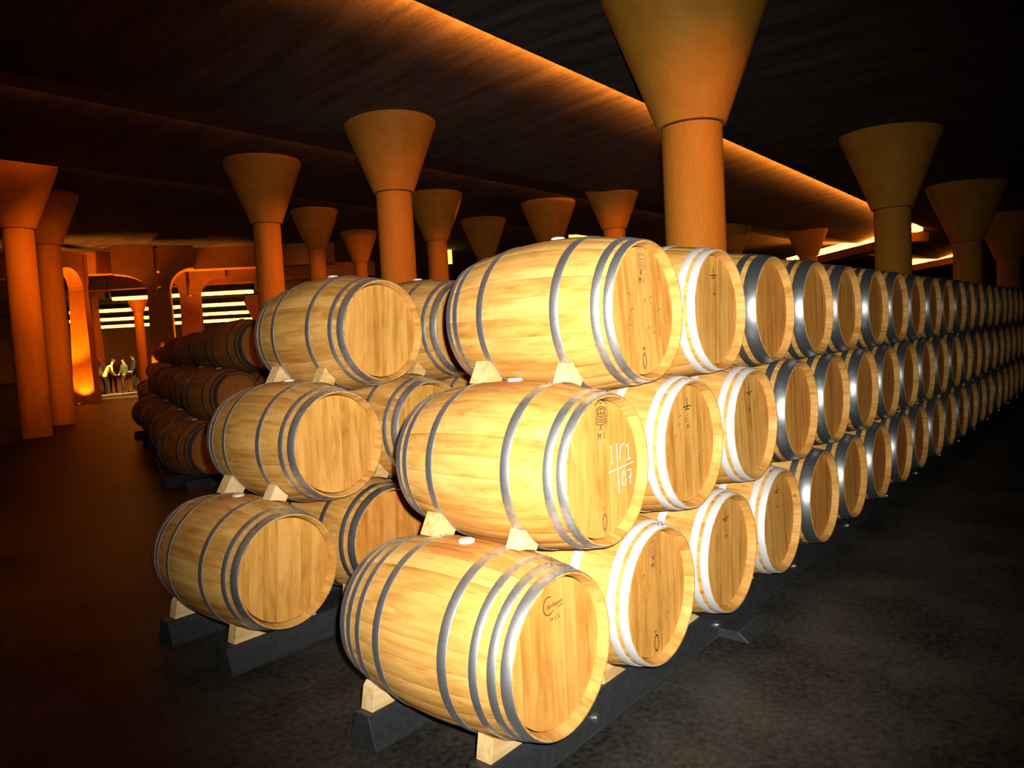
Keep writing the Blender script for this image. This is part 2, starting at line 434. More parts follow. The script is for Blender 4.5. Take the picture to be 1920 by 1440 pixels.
def body_mesh(material='body'):
    V, F, SM = [], [], []
    for i in range(NST):
        v, f, sm = stave_geo(2 * PI * i / NST, PI / NST * .994, 8)
        b = len(V); V += v; F += [tuple(b + q for q in ff) for ff in f]; SM += sm
    me = mesh('barrel_body', V, F, material)
    for p, s_ in zip(me.polygons, SM): p.use_smooth = s_
    return me
BODY = body_mesh(); BODY_DIMMED = body_mesh('body_dimmed')
# head boards: vertical strips of the round head
HR, HY = .2615, .040
def board_poly(x0, x1):
    g = .0007
    x0 += g; x1 -= g
    def arc(a, b, s): return [(x, s * math.sqrt(max(0, HR * HR - x * x))) for x in [a + (b - a) * i / 5 for i in range(6)]]
    x0 = max(x0, -HR + .0005); x1 = min(x1, HR - .0005)
    return arc(x0, x1, 1) + arc(x1, x0, -1)
def cuts(n, seed):
    rr = random.Random(seed); w_ = [rr.uniform(.7, 1.35) for _ in range(n)]; s_ = sum(w_)
    out = [-HR]
    for q in w_: out.append(out[-1] + 2 * HR * q / s_)
    return out
BOARDSETS = []; BOARDSETS_RED = []
for k in range(3):
    cs = cuts(8 if k else 7, 11 + k)
    BOARDSETS.append([prism('head_board', board_poly(cs[i], cs[i + 1]), 'y', 0, .022, 'board') for i in range(len(cs) - 1)])
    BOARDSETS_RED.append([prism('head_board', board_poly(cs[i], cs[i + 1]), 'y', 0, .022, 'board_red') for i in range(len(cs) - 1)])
def head_mesh(seed, material='head'):
    cs = cuts(8, seed); V, F = [], []
    for i in range(8):
        p = board_poly(cs[i], cs[i + 1]); n = len(p); b = len(V)
        V += [(u, 0, z) for u, z in p]; F.append(tuple(range(b, b + n)))
    return mesh('barrel_head', V, F, material)
HEADS = [head_mesh(31 + k) for k in range(4)]; HEADS_DIMMED = [head_mesh(31 + k, 'head_dimmed') for k in range(4)]
# hoops
HOOPS = {}
def hoop_mesh(y0, y1, material):
    key = (round(y0, 4), round(y1, 4), material)
    if key in HOOPS: return HOOPS[key]
    n, th = 72, .0032
    v, f, sm = [], [], []
    ya = [y0, y0 + .0025, (y0 + y1) / 2, y1 - .0025, y1]
    oo = [th - .0012, th, th, th, th - .0012]
    rows = []
    for y, o_ in zip(ya, oo):
        rows.append(len(v))
        for i in range(n):
            a = 2 * PI * i / n; r = R(y) + o_; v.append((r * math.cos(a), y, r * math.sin(a)))
    for j in range(4):
        for i in range(n):
            k = (i + 1) % n
            f.append((rows[j] + i, rows[j + 1] + i, rows[j + 1] + k, rows[j] + k)); sm.append(True)
    for y, row, flip in ((y0, rows[0], False), (y1, rows[4], True)):
        e, b0 = len(v), len(v)
        for i in range(n):
            a = 2 * PI * i / n; r = R(y) + th - .0012; v.append((r * math.cos(a), y, r * math.sin(a)))
        b1 = len(v)
        for i in range(n):
            a = 2 * PI * i / n; r = R(y) - .002; v.append((r * math.cos(a), y, r * math.sin(a)))
        for i in range(n):
            k = (i + 1) % n
            q = (b0 + i, b0 + k, b1 + k, b1 + i); f.append(q[::-1] if flip else q); sm.append(False)
    me = mesh('hoop', v, f, material)
    for p, s_ in zip(me.polygons, sm): p.use_smooth = s_
    HOOPS[key] = me
    return me
RIVET = lathe('rivet', [(0, .0026), (.0035, .0022), (.0055, .0)], 10, 'rivet')
BUNG = lathe('bung', [(0, .012), (.026, .011), (.032, .007), (.032, .0), (.028, -.01)], 24, 'bung')
TYPES = {
    'eight': [(.002, .042), (.060, .092), (.130, .162), (.254, .294)],
    'six': [(.002, .036), (.054, .088), (.227, .266)],
    'wide': [(.002, .070), (.098, .136), (.25, .288)],
    'second': [(.002, .050), (.080, .112), (.255, .288)],
}
ORD = ['first', 'second', 'third', 'fourth', 'fifth', 'sixth', 'seventh', 'eighth', 'ninth', 'tenth', 'eleventh', 'twelfth', 'thirteenth',
       'fourteenth', 'fifteenth', 'sixteenth', 'seventeenth', 'eighteenth', 'nineteenth', 'twentieth', 'twenty-first', 'twenty-second', 'twenty-third', 'twenty-fourth', 'twenty-fifth']
TIER = ['bottom', 'middle', 'top']

def barrel(x, y, z, htype, hmat, detail, label, group, seed, cat='barrel', dimmed=False):
    rr = random.Random(seed)
    t = thing('wine_barrel', label, cat, (x, y, z), 0, group)
    if detail >= 2:
        ph = rr.uniform(-.5, .5) * 2 * PI / NST * 0
        for i in range(NST):
            a = 2 * PI * i / NST + PI / 2 + ph
            # a mesh stave lies along +x; turning about -y carries it round the barrel
            link('stave', STAVE_ST if i in (0, 1, NST - 1) else STAVE, t, (0, 0, 0), (0, -a, 0))
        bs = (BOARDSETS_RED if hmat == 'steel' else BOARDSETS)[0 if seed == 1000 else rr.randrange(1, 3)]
        tw = 0.0 if seed == 1000 else rr.uniform(-.10, .10)
        for b in bs: link('head_board', b, t, (0, HY, 0), (0, tw, 0))
        link('rear_head', HEADS[seed % 4], t, (0, BL - HY, 0), (0, rr.uniform(-.3, .3), 0))
    else:
        link('barrel_body', BODY_DIMMED if dimmed else BODY, t, (0, 0, 0), (0, rr.randrange(NST) * 2 * PI / NST, 0))
        link('barrel_head', (HEADS_DIMMED if dimmed else HEADS)[seed % 4], t, (0, HY, 0), (0, rr.uniform(-.12, .12), 0))
        link('barrel_head', (HEADS_DIMMED if dimmed else HEADS)[(seed + 1) % 4], t, (0, BL - HY, 0), (0, rr.uniform(-.3, .3), 0))
    hs = TYPES[htype]
    for (a, b) in hs + [(BL - q, BL - p) for p, q in hs]:
        h = link('hoop', hoop_mesh(a, b, hmat), t, (0, 0, 0), (0, rr.uniform(0, 6.28) * 0, 0))
        if detail >= 2:
            ym = (a + b) / 2; wd = (b - a) * .22; a0 = PI / 2 + rr.uniform(-.5, .25)
            for s_, da in ((-1, -.035), (1, .035)):
                yy = ym + s_ * wd * .5; r = R(yy) + .0030; an = a0 + da
                link('rivet', RIVET, h, (r * math.cos(an), yy, r * math.sin(an)), (0, PI / 2 - an, 0))
    link('bung', BUNG, t, (0, BL / 2, RB))
    return t

SP = .7005
Z0, Z1, Z2 = .4706, 1.0627, 1.6618
OFF = [0.0, .3412, .6914]
ZT = [Z0, Z1, Z2]
first = {}
NX = [25, 24, 23]
for l in range(3):
    for i in range(NX[l]):
        det = 2 if i <= 5 else 1
        if i == 0:
            ht, hm = ('eight', 'galv') if l == 0 else ('six', 'galv')
        elif i <= (3 if l == 0 else 2 if l == 1 else 1):
            ht, hm = 'six', ('zinc')
        else:
            ht, hm = 'wide', 'steel'
        jx = 0
        jy = 0 if i < 1 else random.uniform(-.008, .008)
        jz = .028 if (l == 2 and i == 1) else (.01 if (l == 1 and i == 1) else 0)
        hd = {'galv': 'galvanised', 'zinc': 'white', 'steel': 'dark steel'}[hm]
        where = 'at the open end' if i == 0 else ORD[i] + ' from its open end'
        if i == 0:
            lab = ['oak barrel with eight galvanised hoops and script brand, low corner of front stack',
                   'oak barrel chalked 87 on its head, middle of the front stack corner',
                   'topmost oak barrel with galvanised hoops crowning the corner of the front stack'][l]
        else:
            lab = '%s hooped oak barrel, %s tier of front stack, %s' % (hd, TIER[l], where.replace('its ', 'the '))
        first[(l, i)] = barrel(i * SP + OFF[l] + jx, jy, ZT[l] + jz * 0, ht, hm, det, lab, 'barrels of the front stack, %s tier' % TIER[l], 1000 + l * 40 + i)
# second stack, back to back with the first; only its open end shows
Y1 = 1.7457
X1 = [.0474, .4087, .7651]
for l in range(3):
    for i in range(4):
        lab = 'oak barrel in %s tier of second stack, %s' % (TIER[l], ['at its open end, plain unmarked head', 'second in, glimpsed between front barrels',
              'third in, behind the front stack', 'fourth in, behind the front stack'][i])
        barrel(X1[l] + i * SP, Y1 + (0 if i == 0 else .01), ZT[l], 'second', 'galv' if (l, i) != (0, 1) else 'steel', 2 if i <= 1 else 1, lab, 'barrels of the second stack', 2000 + l * 40 + i)
# stacks across the aisle
FAR = [(2.3, 6.7, 3, ''), (3.05, 8.6, 3, ''), (4.05, 11.2, 2, ''), (4.7, 13.1, 2, ''), (6.9, 17.8, 2, ''), (7.7, 19.8, 2, ''), (8.7, 22.2, 2, ''), (10.4, 26.2, 1, '')]
for k, (fx, fy, n, word) in enumerate(FAR):
    for l in range(3):
        for i in range(n):
            lab = 'shaded brown oak barrel, %s tier, %s in the %s stack across the aisle' % (TIER[l], ORD[i], ORD[k])
            barrel(fx + i * SP + .36 * l, fy, ZT[l], 'wide', 'steel', 1, lab, 'barrels of the dim stacks across the aisle', 3000 + k * 50 + l * 10 + i, dimmed=True)

# ------------------------------------------------------------------ rails under the bottom tier
BOLT = lathe('bolt', [(0, .016), (.009, .016), (.009, .008), (.020, .008), (.021, .0)], 12, 'bolt')
def rail(x0, x1, y0, label, nb, first_b=.34, step=1.12, bolts=True):
    t = thing('rack_rail', label, 'rail', (x0, y0, 0))
    poly = [(-.04, 0.0), (.125, 0.0), (.125, .012), (.085, .136), (0, .136), (-.036, .012), (-.04, .012)]
    link('beam', prism('beam', poly, 'x', 0, x1 - x0, 'rail', .003), t)
    for i in range(nb):
        link('bolt', BOLT, t, (first_b - x0 + i * step, -.022, .06), (PI / 2 - .26, 0, 0))
    return t
r1 = rail(-.27, 17.2, .15, 'black steel rail under the heads of the front stack', 14)
link('foot', prism('foot', [(-.20, 0), (-.03, 0), (-.03, .05), (-.14, .05)], 'x', 1.72, 1.98, 'rail', .004), r1)
rail(-.27, 17.2, .775, 'black steel rail under the rear of the front stack', 0)
rail(-.24, 2.6, Y1 + .15, 'black steel rail under the heads of the second stack', 2, .62, 1.3)
rail(-.24, 2.6, Y1 + .775, 'black steel rail under the rear of the second stack', 0)
for k, (fx, fy, n, word) in enumerate(FAR):
    for dy, nm in ((.15, 'heads'), (.70, 'rear')):
        rail(fx - .3, fx + n * SP - .3, fy + dy, 'black rail under the %s of the %s stack across the aisle' % (nm, ORD[k]), 0)

# ------------------------------------------------------------------ wooden chocks
def chock_between(cx0, cz0, cx1, cz1, side, y0, dy, label, group, t0=.045, t1=.138):
    """wedge driven between a lower and an upper barrel; side -1 = towards -x"""
    yb = y0 + dy / 2
    D = math.hypot(cx1 - cx0, cz1 - cz0); ux, uz = (cx1 - cx0) / D, (cz1 - cz0) / D
    px, pz = (-uz, ux)
    if px * side < 0: px, pz = -px, -pz
    mx, mz = (cx0 + cx1) / 2, (cz0 + cz1) / 2
    r = R(yb - 0) + .0025
    def hw(t): return D / 2 - math.sqrt(max(0, r * r - t * t)) - .001
    up, lo = [], []
    for k in range(4):
        t = t0 + (t1 - t0) * k / 3; h = max(.001, hw(t))
        up.append((px * t + ux * h, pz * t + uz * h)); lo.append((px * t - ux * h, pz * t - uz * h))
    poly = lo + up[::-1]
    ox, oz = px * t1 * .6, pz * t1 * .6
    poly = [(a - ox, b - oz) for a, b in poly]
    me = prism('chock', poly, 'y', 0, dy, 'pine', .0015)
    o = link('wooden_chock', me, None, (mx + ox, y0, mz + oz))
    tag(o, label, 'chock', group)
def chock_rail(cx, side, y0, dy, label, group, fat=1.0):
    r = R(y0 + dy / 2) + .003
    xs = [.064, .11, .155, .205]
    poly = [(side * x, Z0 - math.sqrt(r * r - x * x) - .001) for x in xs]
    poly = [(x, max(z, .1365)) for x, z in poly]
    poly += [(side * .222, .225), (side * .240, .1365)]
    poly = [(side * .064, .1365)] + poly[1:]
    if side < 0: poly = poly[::-1]
    o = link('wooden_chock', prism('chock', [(a, b) for a, b in poly], 'y', 0, dy, 'pine', .0015), None, (cx, y0, 0))
    tag(o, label, 'chock', group)

gr = 'pine chocks wedging the front stack'
names = {0: 'bottom corner barrel', 1: 'middle corner barrel', 2: 'topmost corner barrel'}
for l in (1, 2):
    for i in range(0, 3):
        c1 = (i * SP + OFF[l], ZT[l]); c0 = (i * SP + OFF[l - 1], ZT[l - 1]); c2 = ((i + 1) * SP + OFF[l - 1], ZT[l - 1])
        who = '%s front stack barrel %s' % (TIER[l], ['at the corner', 'second in', 'third in'][i])
        chock_between(*c0, *c1, -1, .205, .075, 'pale wooden wedge under the head end of ' + who, gr)
        chock_between(*c0, *c1, -1, .64, .085, 'pale wooden wedge under the rear end of ' + who, gr, .045, .152)
        chock_between(*c2, *c1, 1, .205, .075, 'pale wooden wedge on the aisle side of ' + who, gr)
for i in range(0, 9):
    who = 'front stack barrel %s' % (ORD[i] + ' from the corner' if i else 'at the corner')
    chock_rail(i * SP, -1, .158, .07, 'wooden chock on the near rail before the ' + who, gr)
    chock_rail(i * SP, 1, .158, .07, 'wooden chock on the near rail past the ' + who, gr)
    if i < 2:
        chock_rail(i * SP, -1, .785, .07, 'wooden chock on the rear rail before the ' + who, gr)
        chock_rail(i * SP, 1, .785, .07, 'wooden chock on the rear rail past the ' + who, gr)
gr2 = 'pine chocks wedging the second stack'
def chock_b2(c0, c1, side, yl, dy, label, t1=.138):
    before = set(C.objects)
    chock_between(*c0, *c1, side, yl, dy, label, gr2, .045, t1)
    o = [q for q in C.objects if q not in before][0]
    o.location.y += Y1
for l in (1, 2):
    for i in range(0, 2):
        c1 = (X1[l] + i * SP, ZT[l]); c0 = (X1[l - 1] + i * SP, ZT[l - 1]); c2 = (X1[l - 1] + (i + 1) * SP, ZT[l - 1])
        who = '%s second stack barrel %s' % (TIER[l], ['at the end', 'second in'][i])
        chock_b2(c0, c1, -1, .205, .075, 'honey wooden wedge under the head end of ' + who)
        if i == 0: chock_b2(c0, c1, -1, .64, .085, 'honey wooden wedge under the rear end of ' + who, .152)
        chock_b2(c2, c1, 1, .205, .075, 'honey wooden wedge on the inner side of ' + who)
def chock_r2(cx, side, yl, label):
    before = set(C.objects)
    chock_rail(cx, side, yl, .07, label, gr2)
    o = [q for q in C.objects if q not in before][0]; o.location.y += Y1
for i in range(2):
    who = 'second stack barrel %s' % ['at the end', 'second in'][i]
    chock_r2(X1[0] + i * SP, -1, .158, 'honey chock on the near rail before the ' + who)
    chock_r2(X1[0] + i * SP, 1, .158, 'honey chock on the near rail past the ' + who)
    chock_r2(X1[0] + i * SP, -1, .785, 'honey chock on the rear rail before the ' + who)

# ------------------------------------------------------------------ marks on the heads
def text_mesh(name, body, size, material, shear=0.0, align='CENTER'):
    cu = bpy.data.curves.new(name, 'FONT'); cu.body = body; cu.size = size; cu.align_x = align; cu.shear = shear
    cu.extrude = .0003; cu.resolution_u = 3
    o = bpy.data.objects.new(name, cu); C.objects.link(o)
    dg = bpy.context.evaluated_depsgraph_get()
    me = bpy.data.meshes.new_from_object(o.evaluated_get(dg)); me.name = name
    bpy.data.objects.remove(o); me.materials.clear(); me.materials.append(M[material])
    return me
def mark(parent, name, me, x, z, rot=0.0, sx=1.0):
    # the head faces -y: text x stays x, text y becomes z
    o = link(name, me, parent, (x, HY - .0010, z), (0, 0, 0)); 
    o.rotation_euler = Euler((PI / 2, -rot, 0), 'XYZ') if not rot else (Matrix.Rotation(-rot, 3, 'Y') @ Matrix.Rotation(PI / 2, 3, 'X')).to_euler()
    o.scale = (sx, 1, 1)
    return o
def stroke_mesh(name, lines, wd, material):
    """polylines (x,z) as flat thin ribbons in the head plane"""
    V, F = [], []
    for ln in lines:
        for (x0, z0), (x1, z1) in zip(ln[:-1], ln[1:]):
            d = Vector((x1 - x0, z1 - z0)); l_ = d.length or 1e-6; d /= l_
            nx, nz = -d.y * wd / 2, d.x * wd / 2; ex, ez = d.x * wd * .3, d.y * wd * .3
            b = len(V)
            q = [(x0 - ex - nx, z0 - ez - nz), (x1 + ex - nx, z1 + ez - nz), (x1 + ex + nx, z1 + ez + nz), (x0 - ex + nx, z0 - ez + nz)]
            V += [(u, 0, w_) for u, w_ in q] + [(u, .0005, w_) for u, w_ in q]
            F += [(b, b + 1, b + 2, b + 3), (b + 7, b + 6, b + 5, b + 4)] + [(b + k, b + k + 4, b + (k + 1) % 4 + 4, b + (k + 1) % 4) for k in range(4)]
    return mesh(name, V, F, material)
def strokes(parent, name, lines, wd, material, x=0, z=0):
    return link(name, stroke_mesh(name, lines, wd, material), parent, (x, HY - .0012, z))
def arc(cx, cz, rx, rz, a0, a1, n=10):
    return [(cx + rx * math.cos(math.radians(a0 + (a1 - a0) * i / n)), cz + rz * math.sin(math.radians(a0 + (a1 - a0) * i / n))) for i in range(n + 1)]
# script brand on the low corner barrel
b0 = first[(0, 0)]
o = mark(b0, 'brand_lettering', text_mesh('brand_lettering', 'benhausen', .027, 'ink', .2), .004, .166, .03, .80); o['label'] = 'dark brown script lettering'
strokes(b0, 'brand_initial', [arc(-.030, .176, .030, .032, 60, 320, 16)], .0034, 'ink')
strokes(b0, 'brand_flourish', [[(.020, .158), (.052, .160)]], .0024, 'ink')
mark(b0, 'brand_code', text_mesh('brand_code', 'TM  2  22', .018, 'ink'), .002, .118, .0, .8)
# crest, letters and oval stamp
def crest(parent, x, z, s=1.0, material='brand'):
    ls = [arc(x, z, .045 * s, .030 * s, 20, 160, 8), arc(x, z + .002, .03 * s, .02 * s, 0, 360, 12), arc(x, z, .045 * s, .030 * s, 200, 340, 8),
          [(x - .05 * s, z + .04 * s), (x - .02 * s, z + .055 * s), (x, z + .042 * s), (x + .02 * s, z + .056 * s), (x + .05 * s, z + .040 * s)],
          [(x - .03 * s, z), (x + .03 * s, z)], [(x, z - .02 * s), (x, z + .02 * s)]]
    strokes(parent, 'crest_stamp', ls, .0035 * s, material)
    strokes(parent, 'crest_scroll', [arc(x, z - .03 * s, .05 * s, .022 * s, 205, 335, 8), arc(x, z - .018 * s, .05 * s, .022 * s, 205, 335, 8)], .003 * s, material)
for l, dx in ((1, .004), (2, .006)):
    p_ = first[(l, 0)]
    crest(p_, dx + .008, .213, .85, 'brand' if l == 1 else 'faint')
    mark(p_, 'stamped_letter', text_mesh('stamped_letter', 'A', .034, 'brand'), dx, .147, 0, .8)
    mark(p_, 'stamped_letter', text_mesh('stamped_letter', 'M  I', .034, 'brand'), dx + .002, .115, 0, .8)
    strokes(p_, 'oval_stamp', [arc(dx, -.206, .016, .034, 0, 360, 16), arc(dx, -.206, .011, .028, 0, 360, 14)], .004, 'faint')
    mark(p_, 'small_stamp', text_mesh('small_stamp', 'M', .026, 'faint' if l == 1 else 'brand'), dx, -.165)
p_ = first[(0, 1)]
crest(p_, -.012, .205, .8, 'faint')
mark(p_, 'stamped_letter', text_mesh('stamped_letter', 'A', .034, 'brand'), -.011, .145, 0, .8)
mark(p_, 'stamped_letter', text_mesh('stamped_letter', 'M I', .030, 'brand'), -.012, .115, 0, .8)
strokes(p_, 'oval_stamp', [arc(-.01, -.210, .017, .034, 0, 360, 16)], .008, 'faint')
mark(p_, 'small_stamp', text_mesh('small_stamp', 'M', .020, 'brand'), -.014, -.168)
# chalk tally on the middle corner barrel
ch = [[(.064, .074), (.080, .076)], [(.073, .075), (.072, .012)], [(.062, .010), (.082, .012)],
      [(.112, .082), (.112, -.113)], [(.046, -.022), (.232, -.008)],
      [(.140, .073), (.130, .016)], [(.139, .072), (.164, .073)],
      [(.182, .060), (.196, .072), (.195, .010)], [(.180, .008), (.210, .010)],
      arc(.156, -.046, .012, .012, 0, 360, 10), arc(.155, -.074, .015, .016, 0, 360, 10),
      [(.184, -.036), (.212, -.034), (.204, -.060), (.200, -.092)], [(.190, -.064), (.216, -.062)]]
o = strokes(first[(1, 0)], 'chalk_tally', ch, .0042, 'chalk'); o['label'] = 'white chalk tally with 87'
# small cross stamps of the white hooped barrels
for key in ((0, 2), (0, 3), (1, 1), (1, 2), (2, 1)):
    p_ = first[key]; x = .004
    strokes(p_, 'cross_stamp', [[(x, .205), (x, .160)], [(x - .036, .166), (x + .036, .168)], [(x - .018, .154), (x + .018, .155)]], .005, 'brand')
    mark(p_, 'stamped_code', text_mesh('stamped_code', '-\nI\nM', .028, 'brand'), x, .122)
# faint scribbles on the weathered heads of the white hooped barrels
for key in ((2, 0), (1, 1), (0, 1)):
    rr = random.Random(key[0] * 7 + key[1]); ls = []
    for _ in range(9 if key == (2, 0) else 5):
        cx_, cz_ = rr.uniform(-.13, .15), rr.uniform(-.12, .13)
        ls.append(arc(cx_, cz_, rr.uniform(.008, .02), rr.uniform(.008, .02), rr.uniform(0, 90), rr.uniform(150, 300), 7))
    for ln in ls: strokes(first[key], 'faint_scrawl', [ln], .0035, 'faint')

# drain holes and specks in the floor by the front rail
for x, y, r_, lab in ((.22, -.20, .022, 'dark round hole in the floor beside the front rail'),):
    o = link('floor_hole', lathe('floor_hole', [(0, .0015), (r_, .0015), (r_, 0)], 20, 'hole'), None, (x, y, 0)); tag(o, lab, 'hole')

# ------------------------------------------------------------------ slanting light strips at the far end of the hall
def bar(name, p0, p1, half, z0, z1, material, parent=None):
    """straight box from p0 to p1 (plan points)"""
    d = Vector((p1[0] - p0[0], p1[1] - p0[1])); l_ = d.length
    o = link(name, box(name, 0, l_, -half, half, z0, z1, material), parent, (p0[0], p0[1], 0), (0, 0, math.atan2(d.y, d.x)))
    return o
def edge_light(p0, p1, z, label):
    t = thing('edge_light', label, 'light', (0, 0, 0))
    bar('beam', p0, p1, .30, z - .36, z - .04, 'column', t)
    bar('tube', p0, p1, .10, z, z + .26, 'strip', t)
edge_light((26.9, 4.2), (35.0, 11.6), 4.50, 'long slanting amber light strip on a concrete edge over the front stack')
edge_light((38.7, 4.3), (46.2, 9.7), 4.40, 'farther slanting amber light strip low behind the dark columns')
def panel(name, x, y, z0, z1, wd, label):
    o = link(name, box(name, -wd / 2, wd / 2, -.04, .04, z0, z1, 'window'), None, (x, y, 0), (0, 0, -YAW)); tag(o, label, 'light')

# ------------------------------------------------------------------ the far hall, laid out on axes turned to the view
def H(a, b): # hall axes -> world plan
    e1 = (math.cos(YAW), -math.sin(YAW)); e2 = (math.sin(YAW), math.cos(YAW))
    return (CAM.x + e1[0] * a + e2[0] * b, CAM.y + e1[1] * a + e2[1] * b)
x, y = H(-2.62, 35.0)
panel('wall_lamp', x, y, 5.2, 5.93, .28, 'upright yellow lit panel beside a distant column')
x, y = H(3.1, 31.0)
panel('wall_lamp', x, y, 5.60, 5.70, .85, 'small bright yellow lit panel just above the topmost barrel')

def pillar(a, b, wb, wt, h, arms, label, zt=5.9, depth=.8, rz=0.0):
    px, py = H(a, b); tp = wt / wb
    t = thing('haunched_pillar', label, 'pillar', (px, py, 0), -YAW + rz)
    v = [(-wb / 2, -depth / 2, 0), (wb / 2, -depth / 2, 0), (wb / 2, depth / 2, 0), (-wb / 2, depth / 2, 0),
         (-wt / 2, -depth / 2 * tp, h), (wt / 2, -depth / 2 * tp, h), (wt / 2, depth / 2 * tp, h), (-wt / 2, depth / 2 * tp, h)]
    link('shaft', mesh('shaft', v, box_data(0, 1, 0, 1, 0, 1)[1], 'column'), t)
    for s_, reach, rise in arms:
        poly = [(s_ * wt / 2 * .2, h + .012), (s_ * wt / 2, h + .012)]
        for k in range(1, 9):
            q = k / 8 * PI / 2
            poly.append((s_ * (wt / 2 + reach * (1 - math.cos(q))), h + .012 + rise * math.sin(q)))
        poly += [(s_ * (wt / 2 + reach), zt), (s_ * wt / 2 * .2, zt)]
        if s_ > 0: poly = poly[::-1]
        link('haunch', prism('haunch', poly, 'y', -depth / 2 * tp, depth / 2 * tp, 'column'), t)
    return t
pillar(-16.08, 28.1, .46, .31, 4.2, [(-1, .8, .8), (1, .10, .3)], 'tapered pillar with a glowing haunch and a lit foot beside the visitors', 5.6, .82, PI / 2)
pillar(-21.3, 38.0, .86, .68, 4.5, [(-1, .7, .6), (1, .7, .6)], 'tapered pillar directly behind the one with the lit foot', 5.6)
pillar(-13.55, 29.2, .92, .80, 4.15, [(-1, 1.15, .65), (1, .9, .85)], 'broad pillar with arched haunches in front of the stacked light bars', 5.9, .9, .35)
pillar(-14.05, 33.2, .80, .76, 4.2, [(-1, .6, .8), (1, 1.2, .8)], 'slim pillar beside the arched one, above the dim barrels', 5.7, .8, .2)
def hall_bar(name, a0, b0_, a1, b1, half, z0, z1, material, label, cat):
    o = bar(name, H(a0, b0_), H(a1, b1), half, z0, z1, material); tag(o, label, cat); return o
hall_bar('concrete_beam', -18.5, 29.2, -12.8, 45, .4, 5.75, 6.0, 'column', 'long reddish concrete beam under the ceiling beyond the aisle', 'beam')
hall_bar('concrete_beam', -21, 29.6, -7, 30.6, .35, 5.0, 5.85, 'column', 'deep beam carried by the arched pillars', 'beam')
hall_bar('concrete_beam', -21, 34, -6, 34, .35, 4.75, 5.4, 'column', 'lower beam behind the arched pillars', 'beam')
# rows of light bars running back through the far hall
for k, (b_, z_, a0, a1) in enumerate(((35.9, 4.42, -18.9, -12.2), (44.4, 4.42, -26.0, -13.5), (54.2, 4.42, -31.8, -15.5), (66.2, 4.42, -38.8, -17.5))):
    p0, p1 = H(a0, b_), H(a1, b_)
    t = thing('light_bar', ['highest and nearest of the four stacked amber light bars in the far hall', 'second amber light bar from the top in the far hall',
              'third amber light bar from the top in the far hall', 'lowest and most distant amber light bar in the far hall'][k], 'light', (0, 0, 0))
    bar('tube', p0, p1, .12, z_, z_ + .03 + .003 * b_, 'strip', t)
    bar('housing', p0, p1, .3, z_ + .04 + .003 * b_, z_ + .45, 'ceiling', t)
# dark funnel columns silhouetted before the bars
for a, b_, d, zj, lab in ((-14.35, 43.0, .55, 3.3, 'black funnel column silhouetted against the stacked light bars'), (-12.9, 43.5, .6, 3.3, 'black funnel column at the end of the stacked light bars'),
                          (-18.55, 37.5, .45, 3.9, 'tiny pointed column catching light over the visitors')):
    x, y = H(a, b_); column(x, y, zj, d, lab)

# floor uplights at the foot of the pillar, visible as two small bright dots
def uplight(a, b, aim_a, aim_b, aim_z, watts, label, size=70):
    x, y = H(a, b)
    t = thing('floor_uplight', label, 'light', (x, y, 0))
    link('rim', lathe('rim', [(.07, 0), (.09, .0), (.09, .03), (.06, .035), (.06, .01)], 20, 'fixture'), t)
    link('lens', lathe('lens', [(0, .02), (.06, .018)], 16, 'lens'), t)
    l_ = bpy.data.lights.new('uplight_lamp', 'SPOT'); l_.energy = watts; l_.color = AMBER; l_.spot_size = math.radians(size); l_.spot_blend = .6; l_.shadow_soft_size = .05
    lo = bpy.data.objects.new('uplight_lamp', l_); C.objects.link(lo); lo.parent = t; lo.location = (0, 0, .06)
    tx, ty = H(aim_a, aim_b)
    lo.rotation_euler = Vector((tx - x, ty - y, aim_z - .06)).to_track_quat('-Z', 'Y').to_euler()
uplight(-16.0, 27.35, -16.08, 28.1, 1.6, 220, 'small floor uplight before the pillar with the lit foot', 80)
uplight(-16.7, 26.6, -16.08, 27.7, 4.6, 1800, 'small floor uplight beside the pillar with the lit foot', 60)
uplight(-12.6, 29.9, -12.7, 30.6, 4.8, 1600, 'floor uplight under the arch between the broad and slim pillars')
uplight(-14.7, 29.9, -14.3, 29.4, 4.9, 1300, 'floor uplight under the small arch beside the visitors')
uplight(-13.2, 28.05, -13.5, 28.75, 3.6, 700, 'added floor uplight before the broad arched pillar', 80)  # added lamp, out of view, brightening the pillar's face
# ------------------------------------------------------------------ kerb, downlight and visitors
o = bar('stone_kerb', H(-17.35, 30.7), H(-16.35, 32.7), .13, 0, .12, 'kerb'); tag(o, 'pale lit stone kerb at the visitors feet', 'kerb')
def downlight(a, b, z, watts, label, size=75, col=(1, .55, .18)):
    x, y = H(a, b)
    t = thing('ceiling_spotlight', label, 'light', (x, y, z))
    link('can', lathe('can', [(0, .22), (.10, .22), (.10, 0), (.085, 0), (.085, .03), (0, .03)], 20, 'rail'), t)
    link('stem', lathe('stem', [(.012, .22), (.012, 6.0 - z)], 8, 'rail'), t)
    l_ = bpy.data.lights.new('spotlight_lamp', 'SPOT'); l_.energy = watts; l_.color = col; l_.spot_size = math.radians(size); l_.spot_blend = .5; l_.shadow_soft_size = .08
    lo = bpy.data.objects.new('spotlight_lamp', l_); C.objects.link(lo); lo.parent = t; lo.location = (0, 0, -.02)
downlight(-17.5, 32.8, 4.3, 4200, 'ceiling spotlight over the visitors')

